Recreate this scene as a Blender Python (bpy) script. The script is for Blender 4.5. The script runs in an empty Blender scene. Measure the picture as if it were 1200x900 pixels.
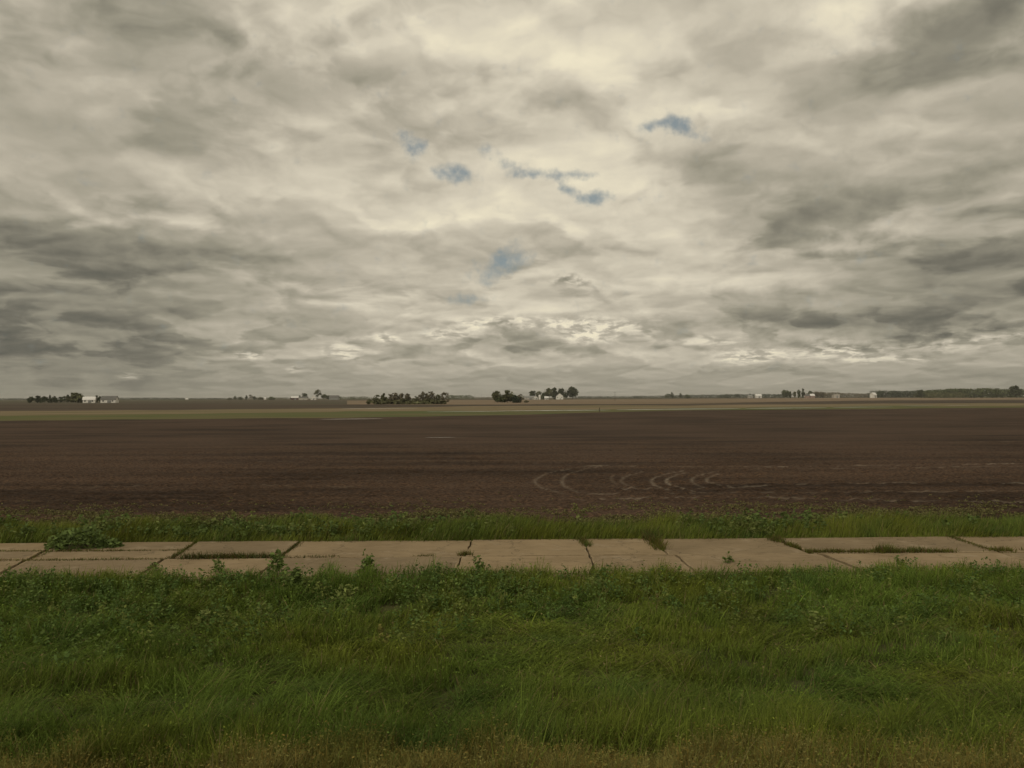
import bpy, bmesh, math, random
import numpy as np
from mathutils import Vector, Matrix, noise as mnoise

C = bpy.context.scene
col = C.collection
R = math.radians
random.seed(7)
rng = np.random.default_rng(11)

# ------------------------------------------------------------ camera
H = 4.5                       # eye height of a train window above the old road
FPX = 942.0                   # focal length in units of a 1200 px wide frame
cam_d = bpy.data.cameras.new('camera')
cam_d.sensor_width = 36.0
cam_d.lens = 36.0 * FPX / 1200.0
cam_d.clip_start = 0.1
cam_d.clip_end = 60000
cam = bpy.data.objects.new('camera', cam_d)
col.objects.link(cam)
PITCH, ROLL = R(0.958), R(-0.186)
cam.matrix_world = Matrix.Translation((0, 0, H)) @ Matrix.Rotation(math.pi/2 + PITCH, 4, 'X') @ Matrix.Rotation(ROLL, 4, 'Z')
C.camera = cam
CR = cam.matrix_world.to_3x3()

def ray(px, py):
    return (CR @ Vector(((px-600)/FPX, -(py-450)/FPX, -1))).normalized()

def hit(px, py, z=0.0):
    """where the line of sight meets the level z"""
    d = ray(px, py)
    t = (z - H) / d.z
    return Vector((d.x*t, d.y*t, z))

def ang(px, py):
    d = ray(px, py)
    return math.degrees(math.atan2(d.x, d.y)), math.degrees(math.asin(d.z))

# ------------------------------------------------------------ sun and exposure
SUN_EL, SUN_AZ = R(40), R(-150)      # veiled sun, high behind the train
sd = bpy.data.lights.new('sun', 'SUN')
sd.energy = 1.25
sd.angle = R(25)
sd.color = (1.0, 0.93, 0.80)
sun = bpy.data.objects.new('sun', sd)
col.objects.link(sun)
sun.location = (0, 0, 60)
sdir = Vector((math.sin(SUN_AZ)*math.cos(SUN_EL), math.cos(SUN_AZ)*math.cos(SUN_EL), math.sin(SUN_EL)))
sun.rotation_euler = sdir.to_track_quat('Z', 'Y').to_euler()
C.view_settings.view_transform = 'Standard'
C.view_settings.look = 'None'
C.view_settings.gamma = 1
C.view_settings.exposure = 0
C.view_settings.use_curve_mapping = False

# ------------------------------------------------------------ node helper
class NT:
    def __init__(self, nt):
        self.nt = nt
        nt.nodes.clear()
    def n(self, kind, ins=None, **kw):
        nd = self.nt.nodes.new(kind)
        for k, v in kw.items():
            setattr(nd, k, v)
        if ins:
            for k, v in ins.items():
                s = nd.inputs[k]
                if isinstance(v, bpy.types.NodeSocket):
                    self.nt.links.new(v, s)
                else:
                    s.default_value = v
        return nd
    def math(self, op, a, b=None, c=None, clamp=False):
        ins = {0: a}
        if b is not None: ins[1] = b
        if c is not None: ins[2] = c
        return self.n('ShaderNodeMath', ins, operation=op, use_clamp=clamp).outputs[0]
    def vmath(self, op, a, b=None, s=None):
        nd = self.n('ShaderNodeVectorMath', None, operation=op)
        for k, v in ((0, a), (1, b), ('Scale', s)):
            if v is None: continue
            if isinstance(v, bpy.types.NodeSocket): self.nt.links.new(v, nd.inputs[k])
            else: nd.inputs[k].default_value = v
        return nd.outputs[1] if op in ('LENGTH', 'DOT_PRODUCT') else nd.outputs[0]
    def noise(self, vec, scale, detail=4, rough=.5, lac=2.0, dist=0.0, typ='FBM', dim='3D', norm=True):
        nd = self.n('ShaderNodeTexNoise', {'Vector': vec, 'Scale': scale, 'Detail': detail, 'Roughness': rough, 'Lacunarity': lac, 'Distortion': dist}, noise_dimensions=dim, noise_type=typ)
        nd.normalize = norm
        return nd
    def ramp(self, fac, stops, interp='LINEAR'):
        nd = self.n('ShaderNodeValToRGB', {'Fac': fac})
        cr = nd.color_ramp
        cr.interpolation = interp
        while len(cr.elements) < len(stops): cr.elements.new(.5)
        for e, (p, c) in zip(cr.elements, stops):
            e.position = p
            e.color = (*c, 1) if len(c) == 3 else c
        return nd.outputs[0]
    def mrange(self, v, a, b, c=0.0, d=1.0, interp='LINEAR'):
        return self.n('ShaderNodeMapRange', {0: v, 1: a, 2: b, 3: c, 4: d}, interpolation_type=interp).outputs[0]
    def mix(self, fac, a, b, blend='MIX'):
        nd = self.n('ShaderNodeMix', None, data_type='RGBA', blend_type=blend)
        for k, v in ((0, fac), (6, a), (7, b)):
            if isinstance(v, bpy.types.NodeSocket): self.nt.links.new(v, nd.inputs[k])
            elif k == 0: nd.inputs[0].default_value = v
            else: nd.inputs[k].default_value = (*v, 1) if len(v) == 3 else v
        return nd.outputs[2]

# ------------------------------------------------------------ sky
W = bpy.data.worlds.new('World')
C.world = W
W.use_nodes = True
T = NT(W.node_tree)
sky = T.n('ShaderNodeTexSky', None, sky_type='NISHITA', sun_disc=False, sun_elevation=SUN_EL, sun_rotation=SUN_AZ,
          altitude=200, air_density=1.0, dust_density=2.0, ozone_density=1.0)
D = T.n('ShaderNodeTexCoord').outputs['Generated']
sep = T.n('ShaderNodeSeparateXYZ', {0: D})
X, Y, Z = sep.outputs
az = T.math('MULTIPLY', T.math('ARCTAN2', X, Y), 57.29578)
Zc = T.math('MAXIMUM', Z, 0.0)
el = T.math('MULTIPLY', T.math('ARCSINE', Zc), 57.29578)
AE = T.n('ShaderNodeCombineXYZ', {0: az, 1: el, 2: 0.0}).outputs[0]

# height coordinate in which clouds keep their number towards the horizon
elw = T.math('MULTIPLY', T.math('LOGARITHM', T.math('ADD', T.math('MULTIPLY', el, .2), .5), 2.718281828), 5.0)

# warp for the layout masses
w1 = T.noise(AE, 0.11, 3, .55).outputs['Color']
w2 = T.noise(AE, 0.45, 4, .6).outputs['Color']
half = (.5, .5, .5)
wa = T.vmath('MULTIPLY', T.vmath('SUBTRACT', w1, half), (6, 3.2, 0))
wb = T.vmath('MULTIPLY', T.vmath('SUBTRACT', w2, half), (5, 3, 0))
AEw = T.vmath('ADD', AE, T.vmath('ADD', wa, wb))
AEs = T.vmath('ADD', AE, T.vmath('MULTIPLY', T.vmath('SUBTRACT', w2, half), (1.9, .9, 0)))

def blobs(lst, vec):
    acc = None
    for (cx, cy, rx, ry, rot, amp) in lst:
        a, e = ang(cx, cy)
        k = math.degrees(1/FPX)
        mp = T.n('ShaderNodeMapping', {'Vector': vec, 'Location': (a, e, 0), 'Rotation': (0, 0, R(rot)), 'Scale': (rx*k*1.5, ry*k*1.5, 1)}, vector_type='TEXTURE')
        g = T.n('ShaderNodeTexGradient', {'Vector': mp.outputs[0]}, gradient_type='SPHERICAL').outputs[1]
        g = T.mrange(g, 0, 1, 0, amp, 'SMOOTHSTEP')
        acc = g if acc is None else T.math('ADD', acc, g)
    return acc

MASS = [ # px, py, rx, ry, rot(ccw), amp : darker and lighter masses of the deck
 (215,70,190,62,-22,-.32),(70,165,150,55,0,-.20),(330,112,90,50,0,-.22),(50,30,90,60,0,-.05),
 (70,300,250,46,0,-.34),(40,365,280,50,0,-.76),(40,425,260,36,0,-.46),(240,330,150,30,0,-.15),
 (20,250,120,40,0,-.15),(455,125,60,30,0,-.16),(150,235,80,30,0,-.1),(480,240,120,40,0,.08),
 (955,140,200,52,22,-.50),(880,258,120,34,0,-.48),(1010,232,110,32,0,-.40),(1140,228,80,48,0,-.38),
 (855,62,90,48,10,-.26),(1190,30,90,50,25,-.26),(1130,350,260,46,0,-.78),(930,375,190,30,0,-.36),
 (1180,150,80,60,0,-.2),(980,310,220,26,0,-.2),(600,400,140,20,0,-.60),(700,285,70,26,-10,-.16),(640,240,60,24,0,-.14),
 (420,410,90,18,0,-.2),(620,438,500,14,0,-.12),(1100,300,120,30,0,-.2),
 (350,66,58,26,0,.34),(85,95,90,36,-15,.16),(50,243,110,16,0,.20),(500,80,120,60,0,.10),(600,40,170,60,0,.26),
 (990,26,75,36,0,.42),(925,168,60,22,0,.34),(960,290,40,9,0,.34),(860,330,110,13,0,.26),(1130,195,110,26,10,.30),
 (760,115,120,50,0,.22),(700,205,130,50,0,.22),(780,262,90,60,-25,.34),(610,215,100,60,0,.24),(540,270,140,50,0,.10),
 (680,100,120,40,0,.12),(420,205,140,34,-20,.14),(300,165,100,26,-28,.14),(520,340,160,26,0,.10)]
EDGE = [ # small sunlit cumulus tops and dark flecks
 (405,412,26,11,0,.40),(450,397,16,7,0,.42),(525,391,34,9,0,.30),(620,378,70,8,0,.32),(690,388,40,16,0,.40),
 (880,417,40,10,0,.42),(985,412,50,11,0,.36),(1100,405,60,8,0,.22),(290,417,16,5,0,.5),(560,378,30,7,0,.25),(740,385,30,8,0,.3),(1040,422,50,5,0,.3),(150,440,14,4,0,.4),
 (345,434,10,4,0,.35),(830,398,40,6,0,.2),(1170,395,50,5,0,.3),(668,327,22,7,0,-.35),(1150,390,60,6,0,-.2),(880,430,120,7,0,-.12)]
HOLES = [(483,170,19,15,-40,1),(532,206,34,11,-5,1),(697,231,24,10,0,1.1),(595,304,42,18,5,.8),(548,350,32,9,0,.75),(803,152,26,12,-30,1),
 (768,144,30,8,0,.9),(650,205,60,7,0,.8),(592,190,40,10,-25,.75),(665,222,22,9,-30,.8),(575,325,30,14,0,.55)]
mass = blobs(MASS, AEw)
edge = blobs(EDGE, AEs)
hole = blobs(HOLES, AEs)

# cloud bodies: rounded tops catch the light, bases are flat and grey
def layer(width, seed, soft, wy):
    q = T.n('ShaderNodeCombineXYZ', {0: T.math('MULTIPLY', az, 1.0/width), 1: elw, 2: float(seed)}).outputs[0]
    wq = T.noise(q, 1.1, 4, .55).outputs['Color']
    q = T.vmath('ADD', q, T.vmath('MULTIPLY', T.vmath('SUBTRACT', wq, half), (.95, wy, 0)))
    up = T.vmath('ADD', q, (.05, .24, 0))
    a1 = T.noise(q, .75, 5, .47).outputs[0]; a2 = T.noise(up, .75, 5, .47).outputs[0]
    def dome(v):
        return T.n('ShaderNodeTexVoronoi', {'Vector': v, 'Scale': .95, 'Detail': 2.0, 'Roughness': .55, 'Lacunarity': 2.2}, feature='F1', voronoi_dimensions='2D', normalize=True).outputs['Distance']
    e1 = dome(q); e2 = dome(up)
    b1 = T.mrange(a1, .47, .47+soft, 0, 1, 'SMOOTHSTEP'); b2 = T.mrange(a2, .47, .47+soft, 0, 1, 'SMOOTHSTEP')
    t = T.math('MULTIPLY', T.math('SUBTRACT', a1, a2), 1.0)
    t = T.math('ADD', t, T.math('MULTIPLY', T.math('SUBTRACT', e2, e1), .80))
    t = T.math('ADD', t, T.math('MULTIPLY', T.math('SUBTRACT', b1, b2), .27))
    t = T.math('SUBTRACT', t, T.math('MULTIPLY', T.math('SUBTRACT', b1, .5), .15))
    f = T.noise(q, 3.4, 5, .55).outputs[0]
    t = T.math('ADD', t, T.math('MULTIPLY', T.math('SUBTRACT', f, .5), .22))
    return t, f, b1
t1, f1, B1 = layer(3.8, 0.0, .07, .30)
t2, q3, B2 = layer(6.6, 11.0, .11, .42)
t3, f3, B3 = layer(9.0, 23.0, .14, .62)
k12 = T.mrange(el, 3.0, 8.0, 0, 1, 'SMOOTHSTEP'); k23 = T.mrange(el, 10, 20, 0, 1, 'SMOOTHSTEP')
struct = T.math('ADD', T.math('MULTIPLY', t1, T.math('SUBTRACT', 1.0, k12)), T.math('MULTIPLY', t2, k12))
struct = T.math('ADD', T.math('MULTIPLY', struct, T.math('SUBTRACT', 1.0, k23)), T.math('MULTIPLY', t3, k23))
body = T.math('ADD', T.math('MULTIPLY', B1, T.math('SUBTRACT', 1.0, k12)), T.math('MULTIPLY', B2, k12))
body = T.math('ADD', T.math('MULTIPLY', body, T.math('SUBTRACT', 1.0, k23)), T.math('MULTIPLY', B3, k23))
mass = T.math('ADD', T.math('MAXIMUM', mass, 0.0), T.math('MULTIPLY', T.math('MINIMUM', mass, 0.0), T.math('MULTIPLY_ADD', body, .40, .68)))
# fade the contrast in the first degrees above the horizon
fade = T.mrange(el, .3, 6.0, .45, 1.0, 'SMOOTHSTEP')
tone = T.math('ADD', T.math('MULTIPLY', struct, T.math('MULTIPLY', fade, .62)), T.math('MULTIPLY', mass, .44))
tone = T.math('ADD', tone, T.math('MULTIPLY', edge, T.mrange(f1, .42, .58, -.1, 1.05)))
tone = T.math('ADD', tone, .655)
# exposure fall-off to both sides, put into the cloud tone as darkening
tone = T.math('SUBTRACT', tone, T.mrange(T.math('ABSOLUTE', T.math('SUBTRACT', az, 3.0)), 12, 36, 0, .12, 'SMOOTHSTEP'))
hz = T.mrange(el, 0, 3.5, 1, 0, 'SMOOTHSTEP')
tone = T.math('SUBTRACT', tone, T.math('MULTIPLY', hz, .12))
def S(r, g, b, k=10.0):
    f = lambda c: ((c/255+.055)/1.055)**2.4*k
    return (f(r), f(g), f(b))
tone = T.math('MULTIPLY', tone, 1.0, clamp=True)
cl = T.ramp(tone, [(0.0, S(82,83,76,1)), (.2, S(113,110,98,1)), (.4, S(149,144,127,1)), (.6, S(182,174,156,1)), (.8, S(214,205,184,1)), (1, S(238,228,200,1))])
cl = T.vmath('SCALE', cl, None, 10.0)
# openings to the blue
hn = T.noise(AE, .7, 7, .62).outputs[0]
hm = T.math('ADD', hole, T.math('MULTIPLY', T.math('SUBTRACT', hn, .5), 2.2))
hm = T.mrange(hm, .15, 1.25, 0, .85, 'SMOOTHSTEP')
blue = T.mix(.7, T.vmath('MULTIPLY', sky.outputs[0], (.55,.60,.50)), S(124,138,146))
out = T.mix(hm, cl, blue)
# thin haze joins the deck to the horizon
out = T.mix(T.math('MULTIPLY', hz, .45), out, S(134,130,116))
bg = T.n('ShaderNodeBackground', {'Color': out, 'Strength': .1})
ow = T.n('ShaderNodeOutputWorld', {'Surface': bg.outputs[0]})
W.cycles.sampling_method = 'MANUAL'
W.cycles.sample_map_resolution = 512

# ------------------------------------------------------------ general helpers
def tag(o, label=None, cat=None, group=None, kind=None):
    if label: o['label'] = label
    if cat: o['category'] = cat
    if group: o['group'] = group
    if kind: o['kind'] = kind
    return o

def link(o, parent=None):
    col.objects.link(o)
    if parent is not None: o.parent = parent
    return o

def empty(name, loc, rz=0.0):
    o = bpy.data.objects.new(name, None)
    o.empty_display_size = .5
    o.location = loc; o.rotation_euler = (0, 0, rz)
    return link(o)

def np_mesh(name, verts, quads, tris, mat, colors=None, parent=None, smooth=False, extra=None):
    """one mesh object from arrays; faces are quads first, then triangles"""
    verts = np.asarray(verts, np.float32)
    nq = 0 if quads is None else len(quads); nt_ = 0 if tris is None else len(tris)
    loops = np.concatenate([np.asarray(a, np.int32).ravel() for a in (quads, tris) if a is not None and len(a)])
    me = bpy.data.meshes.new(name)
    me.vertices.add(len(verts)); me.vertices.foreach_set('co', verts.ravel())
    me.loops.add(len(loops)); me.loops.foreach_set('vertex_index', loops)
    me.polygons.add(nq+nt_)
    st = np.concatenate([np.arange(nq)*4, nq*4+np.arange(nt_)*3]).astype(np.int32)
    me.polygons.foreach_set('loop_start', st)
    if smooth: me.polygons.foreach_set('use_smooth', np.ones(nq+nt_, bool))
    if colors is not None:
        c = np.ones((len(verts), 4), np.float32); c[:, :3] = colors
        at = me.color_attributes.new('tint', 'FLOAT_COLOR', 'POINT')
        at.data.foreach_set('color', c.ravel())
    if extra:
        for k, v in extra.items():
            at = me.attributes.new(k, 'FLOAT', 'POINT'); at.data.foreach_set('value', np.asarray(v, np.float32))
    me.update(calc_edges=True); me.validate()
    for m in (mat if isinstance(mat, list) else [mat]): me.materials.append(m)
    return link(bpy.data.objects.new(name, me), parent)

_tab = rng.random((256, 256))
def vnoise(x, y, s=1.0, seed=0):
    """smooth value noise 0..1"""
    x = np.asarray(x)*s + seed*17.31; y = np.asarray(y)*s + seed*9.17
    xi = np.floor(x).astype(int); yi = np.floor(y).astype(int)
    fx = x-xi; fy = y-yi
    fx = fx*fx*(3-2*fx); fy = fy*fy*(3-2*fy)
    g = lambda a, b: _tab[a & 255, b & 255]
    return (g(xi, yi)*(1-fx)+g(xi+1, yi)*fx)*(1-fy)+(g(xi, yi+1)*(1-fx)+g(xi+1, yi+1)*fx)*fy
def fbm(x, y, s=1.0, o=4, seed=0):
    a = 0; w = 0
    for i in range(o):
        a = a + vnoise(x, y, s*2**i, seed+i*3)*.5**i; w += .5**i
    return a/w

def mat_new(name):
    m = bpy.data.materials.new(name); m.use_nodes = True
    return m, NT(m.node_tree)

def finish(T, color, rough=.9, spec=.2, normal=None, trans=0.0, metal=0.0):
    ins = {'Base Color': color, 'Roughness': rough, 'Specular IOR Level': spec, 'Metallic': metal}
    if normal is not None: ins['Normal'] = normal
    b = T.n('ShaderNodeBsdfPrincipled', None)
    for k, v in ins.items():
        if isinstance(v, bpy.types.NodeSocket): T.nt.links.new(v, b.inputs[k])
        else: b.inputs[k].default_value = (*v, 1) if (k == 'Base Color' and len(v) == 3) else v
    sh = b.outputs[0]
    if trans > 0:
        t = T.n('ShaderNodeBsdfTranslucent', {'Color': color if isinstance(color, bpy.types.NodeSocket) else (*color, 1)})
        sh = T.n('ShaderNodeMixShader', {0: trans, 1: sh, 2: t.outputs[0]}).outputs[0]
    T.n('ShaderNodeOutputMaterial', {'Surface': sh})

def noisy(name, c1, c2, scale=1.0, stretch=(1, 1, 1), c3=None, rough=.9, spec=.15, bump=0.0, bscale=20, detail=6, lo=.35, hi=.65):
    m, T = mat_new(name)
    co = T.n('ShaderNodeTexCoord').outputs['Object']
    v = T.vmath('MULTIPLY', co, stretch)
    n1 = T.noise(v, scale, detail, .55).outputs[0]
    c = T.mix(T.mrange(n1, lo, hi), c1, c2)
    if c3:
        n2 = T.noise(v, scale*3.7, detail, .6).outputs[0]
        c = T.mix(T.mrange(n2, .5, .72, 0, .8), c, c3)
    nrm = None
    if bump:
        nb = T.noise(v, bscale, 5, .6).outputs[0]
        nrm = T.n('ShaderNodeBump', {'Height': nb, 'Strength': bump, 'Distance': .03}).outputs[0]
    finish(T, c, rough, spec, nrm)
    return m

# ------------------------------------------------------------ ground sheet
def ground_z(x, y):
    """bare earth: railway bank in front, shallow verge, flat plain beyond"""
    x = np.asarray(x, float); y = np.asarray(y, float)
    bank = np.interp(y, [-40, 0, 4, 7.2, 9.0, 10.4, 13, 18, 20.3, 22, 26, 29, 33, 60], [2.2, 2.1, 1.5, .75, .42, .10, -.06, -.12, -.10, -.14, -.14, -.08, -.25, -.30])
    lump = (fbm(x, y, .45, 3, 2)-.5)*np.interp(y, [0, 9, 19.5, 20.3, 26, 27, 30, 33], [.1, .30, .20, 0, 0, .12, .06, 0])
    return bank + lump

ys = np.concatenate([np.arange(-40, 4, 4.), np.arange(4, 34, .3), np.geomspace(34, 12000, 60)])
xs = np.concatenate([-np.geomspace(34, 12000, 34)[::-1], np.arange(-33, 33.1, .6), np.geomspace(34, 12000, 34)])
GX, GY = np.meshgrid(xs, ys)
GZ = ground_z(GX, GY)
nx, ny = len(xs), len(ys)
idx = np.arange(nx*ny).reshape(ny, nx)
quads = np.stack([idx[:-1, :-1], idx[:-1, 1:], idx[1:, 1:], idx[1:, :-1]], -1).reshape(-1, 4)

gm, T = mat_new('earth_and_far_fields')
co = T.n('ShaderNodeTexCoord').outputs['Object']
sp = T.n('ShaderNodeSeparateXYZ', {0: co})
near = T.noise(co, 1.6, 7, .6).outputs[0]
cn = T.mix(T.mrange(near, .3, .7), (.045, .048, .018), (.085, .080, .032))
ff = T.noise(T.vmath('MULTIPLY', co, (.00055, .0022, 1)), 1.0, 3, .5).outputs[0]
cf = T.ramp(ff, [(.36, (.090, .066, .040)), (.44, (.075, .078, .034)), (.50, (.085, .060, .042)), (.56, (.105, .084, .052)), (.64, (.066, .075, .030))], 'LINEAR')
fine = T.noise(T.vmath('MULTIPLY', co, (.01, .05, 1)), 1.0, 5, .6).outputs[0]
cf = T.mix(1.0, cf, T.ramp(fine, [(.3, (.8, .8, .8)), (.7, (1.15, 1.15, 1.15))]), 'MULTIPLY')
c = T.mix(T.mrange(sp.outputs[1], 30, 60), cn, cf)
finish(T, c, .95, .1)
tag(np_mesh('ground', np.stack([GX, GY, GZ], -1).reshape(-1, 3), quads, None, gm, smooth=True), kind='structure')

# ------------------------------------------------------------ bands of far field
def strip(name, mat, xs_px, y_far, y_near, z, kind='structure', label=None, wob=0):
    n = len(xs_px); vs = []
    for i, px in enumerate(xs_px):
        a = hit(px, y_near[i]); b = hit(px, y_far[i])
        for k in range(4):
            t = k/3
            p = a.lerp(b, t)
            vs.append((p.x, p.y, z))
    q = [(i*4+k, (i+1)*4+k, (i+1)*4+k+1, i*4+k+1) for i in range(n-1) for k in range(3)]
    return tag(np_mesh(name, vs, q, None, mat), kind=kind, label=label)

KX = [-260, 0, 200, 400, 600, 800, 1000, 1200, 1460]
F0 = [494.5, 493, 491, 489.5, 486.2, 480.6, 479.4, 477.4, 476]     # far end of the ploughed field
G1 = [489, 487.2, 485, 482.2, 481.4, 478.0, 476.2, 475.3, 474]
T1 = [483, 481.8, 480.6, 478.2, 475.4, 475.0, 473.4, 472.2, 471]
D1 = [474.5, 473.6, 472.6, 473.8, 473.9, 473.0, 469.3, 468.4, 467.6]
U1 = [471.6, 471.0, 470.4, 469.4, 468.6, 467.4, 466.4, 465.7, 465.2]
XP = np.linspace(-260, 1460, 130)
def line(tab, amp, seed):
    return np.interp(XP, KX, tab) + (fbm(XP, XP*0, .02, 4, seed)-.5)*amp
LF0, LG1, LT1, LD1, LU1 = line(F0, .9, 1), line(G1, 1.6, 2), line(T1, 1.2, 3), line(D1, .9, 4), line(U1, .5, 5)
green_m = noisy('young_crop', (.060, .090, .016), (.125, .105, .040), .016, (1, 4.5, 1), (.150, .112, .058))
tan_m = noisy('stubble', (.225, .165, .095), (.125, .108, .046), .012, (1, 3.0, 1), (.200, .145, .085))
dark_m = noisy('dark_tilled_soil', (.050, .033, .021), (.085, .060, .038), .004, (1, 3, 1), (.050, .052, .022))
far_m = noisy('far_stubble', (.235, .165, .105), (.150, .115, .065), .0022, (1, 2, 1), (.20, .150, .10))
strip('field_margin', green_m, XP, LG1, LF0, -.010)
strip('stubble_field', tan_m, XP, LT1, LG1, -.010)
strip('tilled_strip', dark_m, XP, LD1, LT1, -.010)
far_dark = noisy('far_green_soil', (.060, .052, .030), (.085, .062, .040), .0022, (1, 2, 1), (.060, .070, .030))
i0 = int(np.searchsorted(XP, 395))
strip('far_field', far_dark, XP[:i0+1], LU1[:i0+1], LD1[:i0+1], -.010)
strip('far_field', far_m, XP[i0:], LU1[i0:], LD1[i0:], -.010)

# ------------------------------------------------------------ road line
PA, PB = hit(0, 636.5), hit(1200, 628.5)
rdir = (PB-PA); rdir.z = 0; rdir.normalize()
def road_y(x):                     # far edge of the concrete
    return PA.y + (x-PA.x)*rdir.y/rdir.x
LANE = 2.62

# ------------------------------------------------------------ ploughed field
fy = [29.0]
while fy[-1] < 92: fy.append(fy[-1] + max(.075, (fy[-1]**2)*0.00006))
fy = np.array(fy); fx = np.arange(-66, 66.01, .11)
FX, FY = np.meshgrid(fx, fy)
edge_y = road_y(FX) + 4.0 + (fbm(FX, FX*0, .5, 4, 9)-.5)*1.6
FYs = np.maximum(FY, edge_y*0 + FY)
cl = fbm(FX, FY, 3.2, 4, 1)**1.5*1.3
rows = np.sin((FY - road_y(FX)*.6)*2*np.pi/.78 + fbm(FX, FY, .25, 2, 6)*3)
swell = (fbm(FX*.3, FY, .06, 3, 4)-.5)*.25
fadez = np.interp(FY, [29, 34, 75, 92], [1, 1, .5, 0])
FZ = -.02 + (cl-.38)*.17*fadez + rows*.030*fadez + swell*np.interp(FY, [29, 38, 80, 92], [0, 1, 1, 0])
# sink the rough edge of the tillage into the verge
FZ = FZ - np.clip((edge_y - FY)*.35, 0, .5)

TR = [ # wheel marks turning on the headland, traced on the soil
 [(700,545.5),(672,549),(645,554),(629,561),(628,567),(641,574),(665,579)],
 [(712,545),(690,549),(668,555),(659,562),(662,570),(679,577)],
 [(800,552),(780,556),(766,560),(764,565),(773,571),(795,576)],
 [(806,554),(792,557),(781,562),(784,567),(800,573),(822,577)],
 [(838,553),(820,557),(811,561),(814,567),(826,571)],
 [(842,556),(830,560),(829,564),(840,568),(858,571)],
 [(755,553),(738,557),(728,562),(733,568),(748,573)],[(720,556),(716,561),(722,567)],
 [(685,546),(780,546.5),(900,547.5),(1050,545.5),(1200,543.5),(1330,541)],
 [(860,549.5),(1000,549.5),(1200,547)],
 [(730,573),(860,571),(960,567),(1080,566),(1210,567)],
 [(600,587.5),(720,585),(860,583),(1000,586),(1200,589)],[(690,580),(800,578),(960,577),(1200,575)],
 [(470,513.5),(505,513),(545,512.8)],[(250,541),(420,539),(560,540)],[(60,571),(260,568),(420,571)],[(880,520),(1050,519),(1230,517)]]
WT = [.6,.7,.9,1.1,.75,.8,.6,.4,1.1,.9,1.0,.8,.6,.5,.4,.4,.5]
track = np.zeros_like(FX)
for pl, wt in zip(TR, WT):
    pts = [hit(*p) for p in pl]
    fine_pts = []
    for i in range(len(pts)-1):       # Catmull-Rom
        p0, p1, p2, p3 = pts[max(i-1,0)], pts[i], pts[i+1], pts[min(i+2, len(pts)-1)]
        for k in range(8):
            t = k/8
            fine_pts.append(.5*((2*p1)+(p2-p0)*t+(2*p0-5*p1+4*p2-p3)*t*t+(3*p1-p0-3*p2+p3)*t**3))
    fine_pts.append(pts[-1])
    for a, b in zip(fine_pts[:-1], fine_pts[1:]):
        x0, x1 = min(a.x, b.x)-.8, max(a.x, b.x)+.8
        j0, j1 = np.searchsorted(fx, [x0, x1]); i0, i1 = np.searchsorted(fy, [min(a.y, b.y)-.8, max(a.y, b.y)+.8])
        if j1 <= j0 or i1 <= i0: continue
        sx = FX[i0:i1, j0:j1]; sy = FY[i0:i1, j0:j1]
        dx, dy = b.x-a.x, b.y-a.y; L = dx*dx+dy*dy+1e-9
        t = np.clip(((sx-a.x)*dx+(sy-a.y)*dy)/L, 0, 1)
        dd = np.hypot(sx-a.x-t*dx, sy-a.y-t*dy)
        wv = np.clip(1-dd/.14, 0, 1)*wt
        track[i0:i1, j0:j1] = np.maximum(track[i0:i1, j0:j1], wv)
track *= np.clip(.35+1.3*(fbm(FX, FY, .9, 4, 12)-.2), 0, 1.2)
FZ -= np.clip(track, 0, 1)*.045*fadez
nx, ny = len(fx), len(fy)
idx = np.arange(nx*ny).reshape(ny, nx)
q1 = np.stack([idx[:-1, :-1], idx[:-1, 1:], idx[1:, 1:], idx[1:, :-1]], -1).reshape(-1, 4)
V = np.stack([FX, FY, FZ], -1).reshape(-1, 3)
TK = track.ravel()
# coarse remainder out to the field end, same sheet
ext = []
px_l = np.linspace(-260, 1460, 130)
fe = [hit(px, y) for px, y in zip(px_l, LF0)]
top_y = float(fy[-1])
v2 = [(p.x*top_y/p.y if abs(p.x*top_y/p.y) < 66 else p.x*top_y/p.y, top_y, -.02) for p in fe]
v3 = [(p.x, p.y, -.012) for p in fe]
base = len(V); n = len(fe)
V = np.concatenate([V, v2, v3]); TK = np.concatenate([TK, np.zeros(2*n)])
q2 = np.array([(base+i, base+i+1, base+n+i+1, base+n+i) for i in range(n-1)])
fm, T = mat_new('ploughed_soil')
co = T.n('ShaderNodeTexCoord').outputs['Object']
a1 = T.noise(T.vmath('MULTIPLY', co, (.035, .30, 1)), 1.0, 6, .6).outputs[0]      # damp and dry streaks along the work
a2 = T.noise(co, .045, 4, .5).outputs[0]
a3 = T.noise(T.vmath('MULTIPLY', co, (3.4, 7.5, 3)), 1.6, 7, .70).outputs[0]
c = T.mix(T.mrange(a1, .38, .62), (.025, .0155, .0095), (.070, .043, .026))
c = T.mix(T.mrange(a2, .40, .60, 0, .55), c, (.090, .057, .038))
c = T.mix(1.0, c, T.ramp(a3, [(.30, (.30, .30, .30)), (.5, (.90, .90, .90)), (.70, (2.3, 2.25, 2.1))]), 'MULTIPLY')
a4 = T.noise(T.vmath('MULTIPLY', co, (.16, 3.2, 1)), 1.0, 4, .6).outputs[0]
c = T.mix(T.mrange(a4, .60, .74, 0, .4), c, (.125, .092, .062))
tk = T.n('ShaderNodeAttribute', None, attribute_name='track').outputs['Fac']
c = T.mix(T.math('MULTIPLY', tk, .52, clamp=True), c, (.34, .285, .215))
nb = T.noise(T.vmath('MULTIPLY', co, (1, 2, 1)), 9, 5, .65).outputs[0]
finish(T, c, .93, .12, T.n('ShaderNodeBump', {'Height': nb, 'Strength': .5, 'Distance': .05}).outputs[0])
tag(np_mesh('field', V, np.concatenate([q1, q2]), None, fm, smooth=True, extra={'track': TK}), kind='structure')

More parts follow.
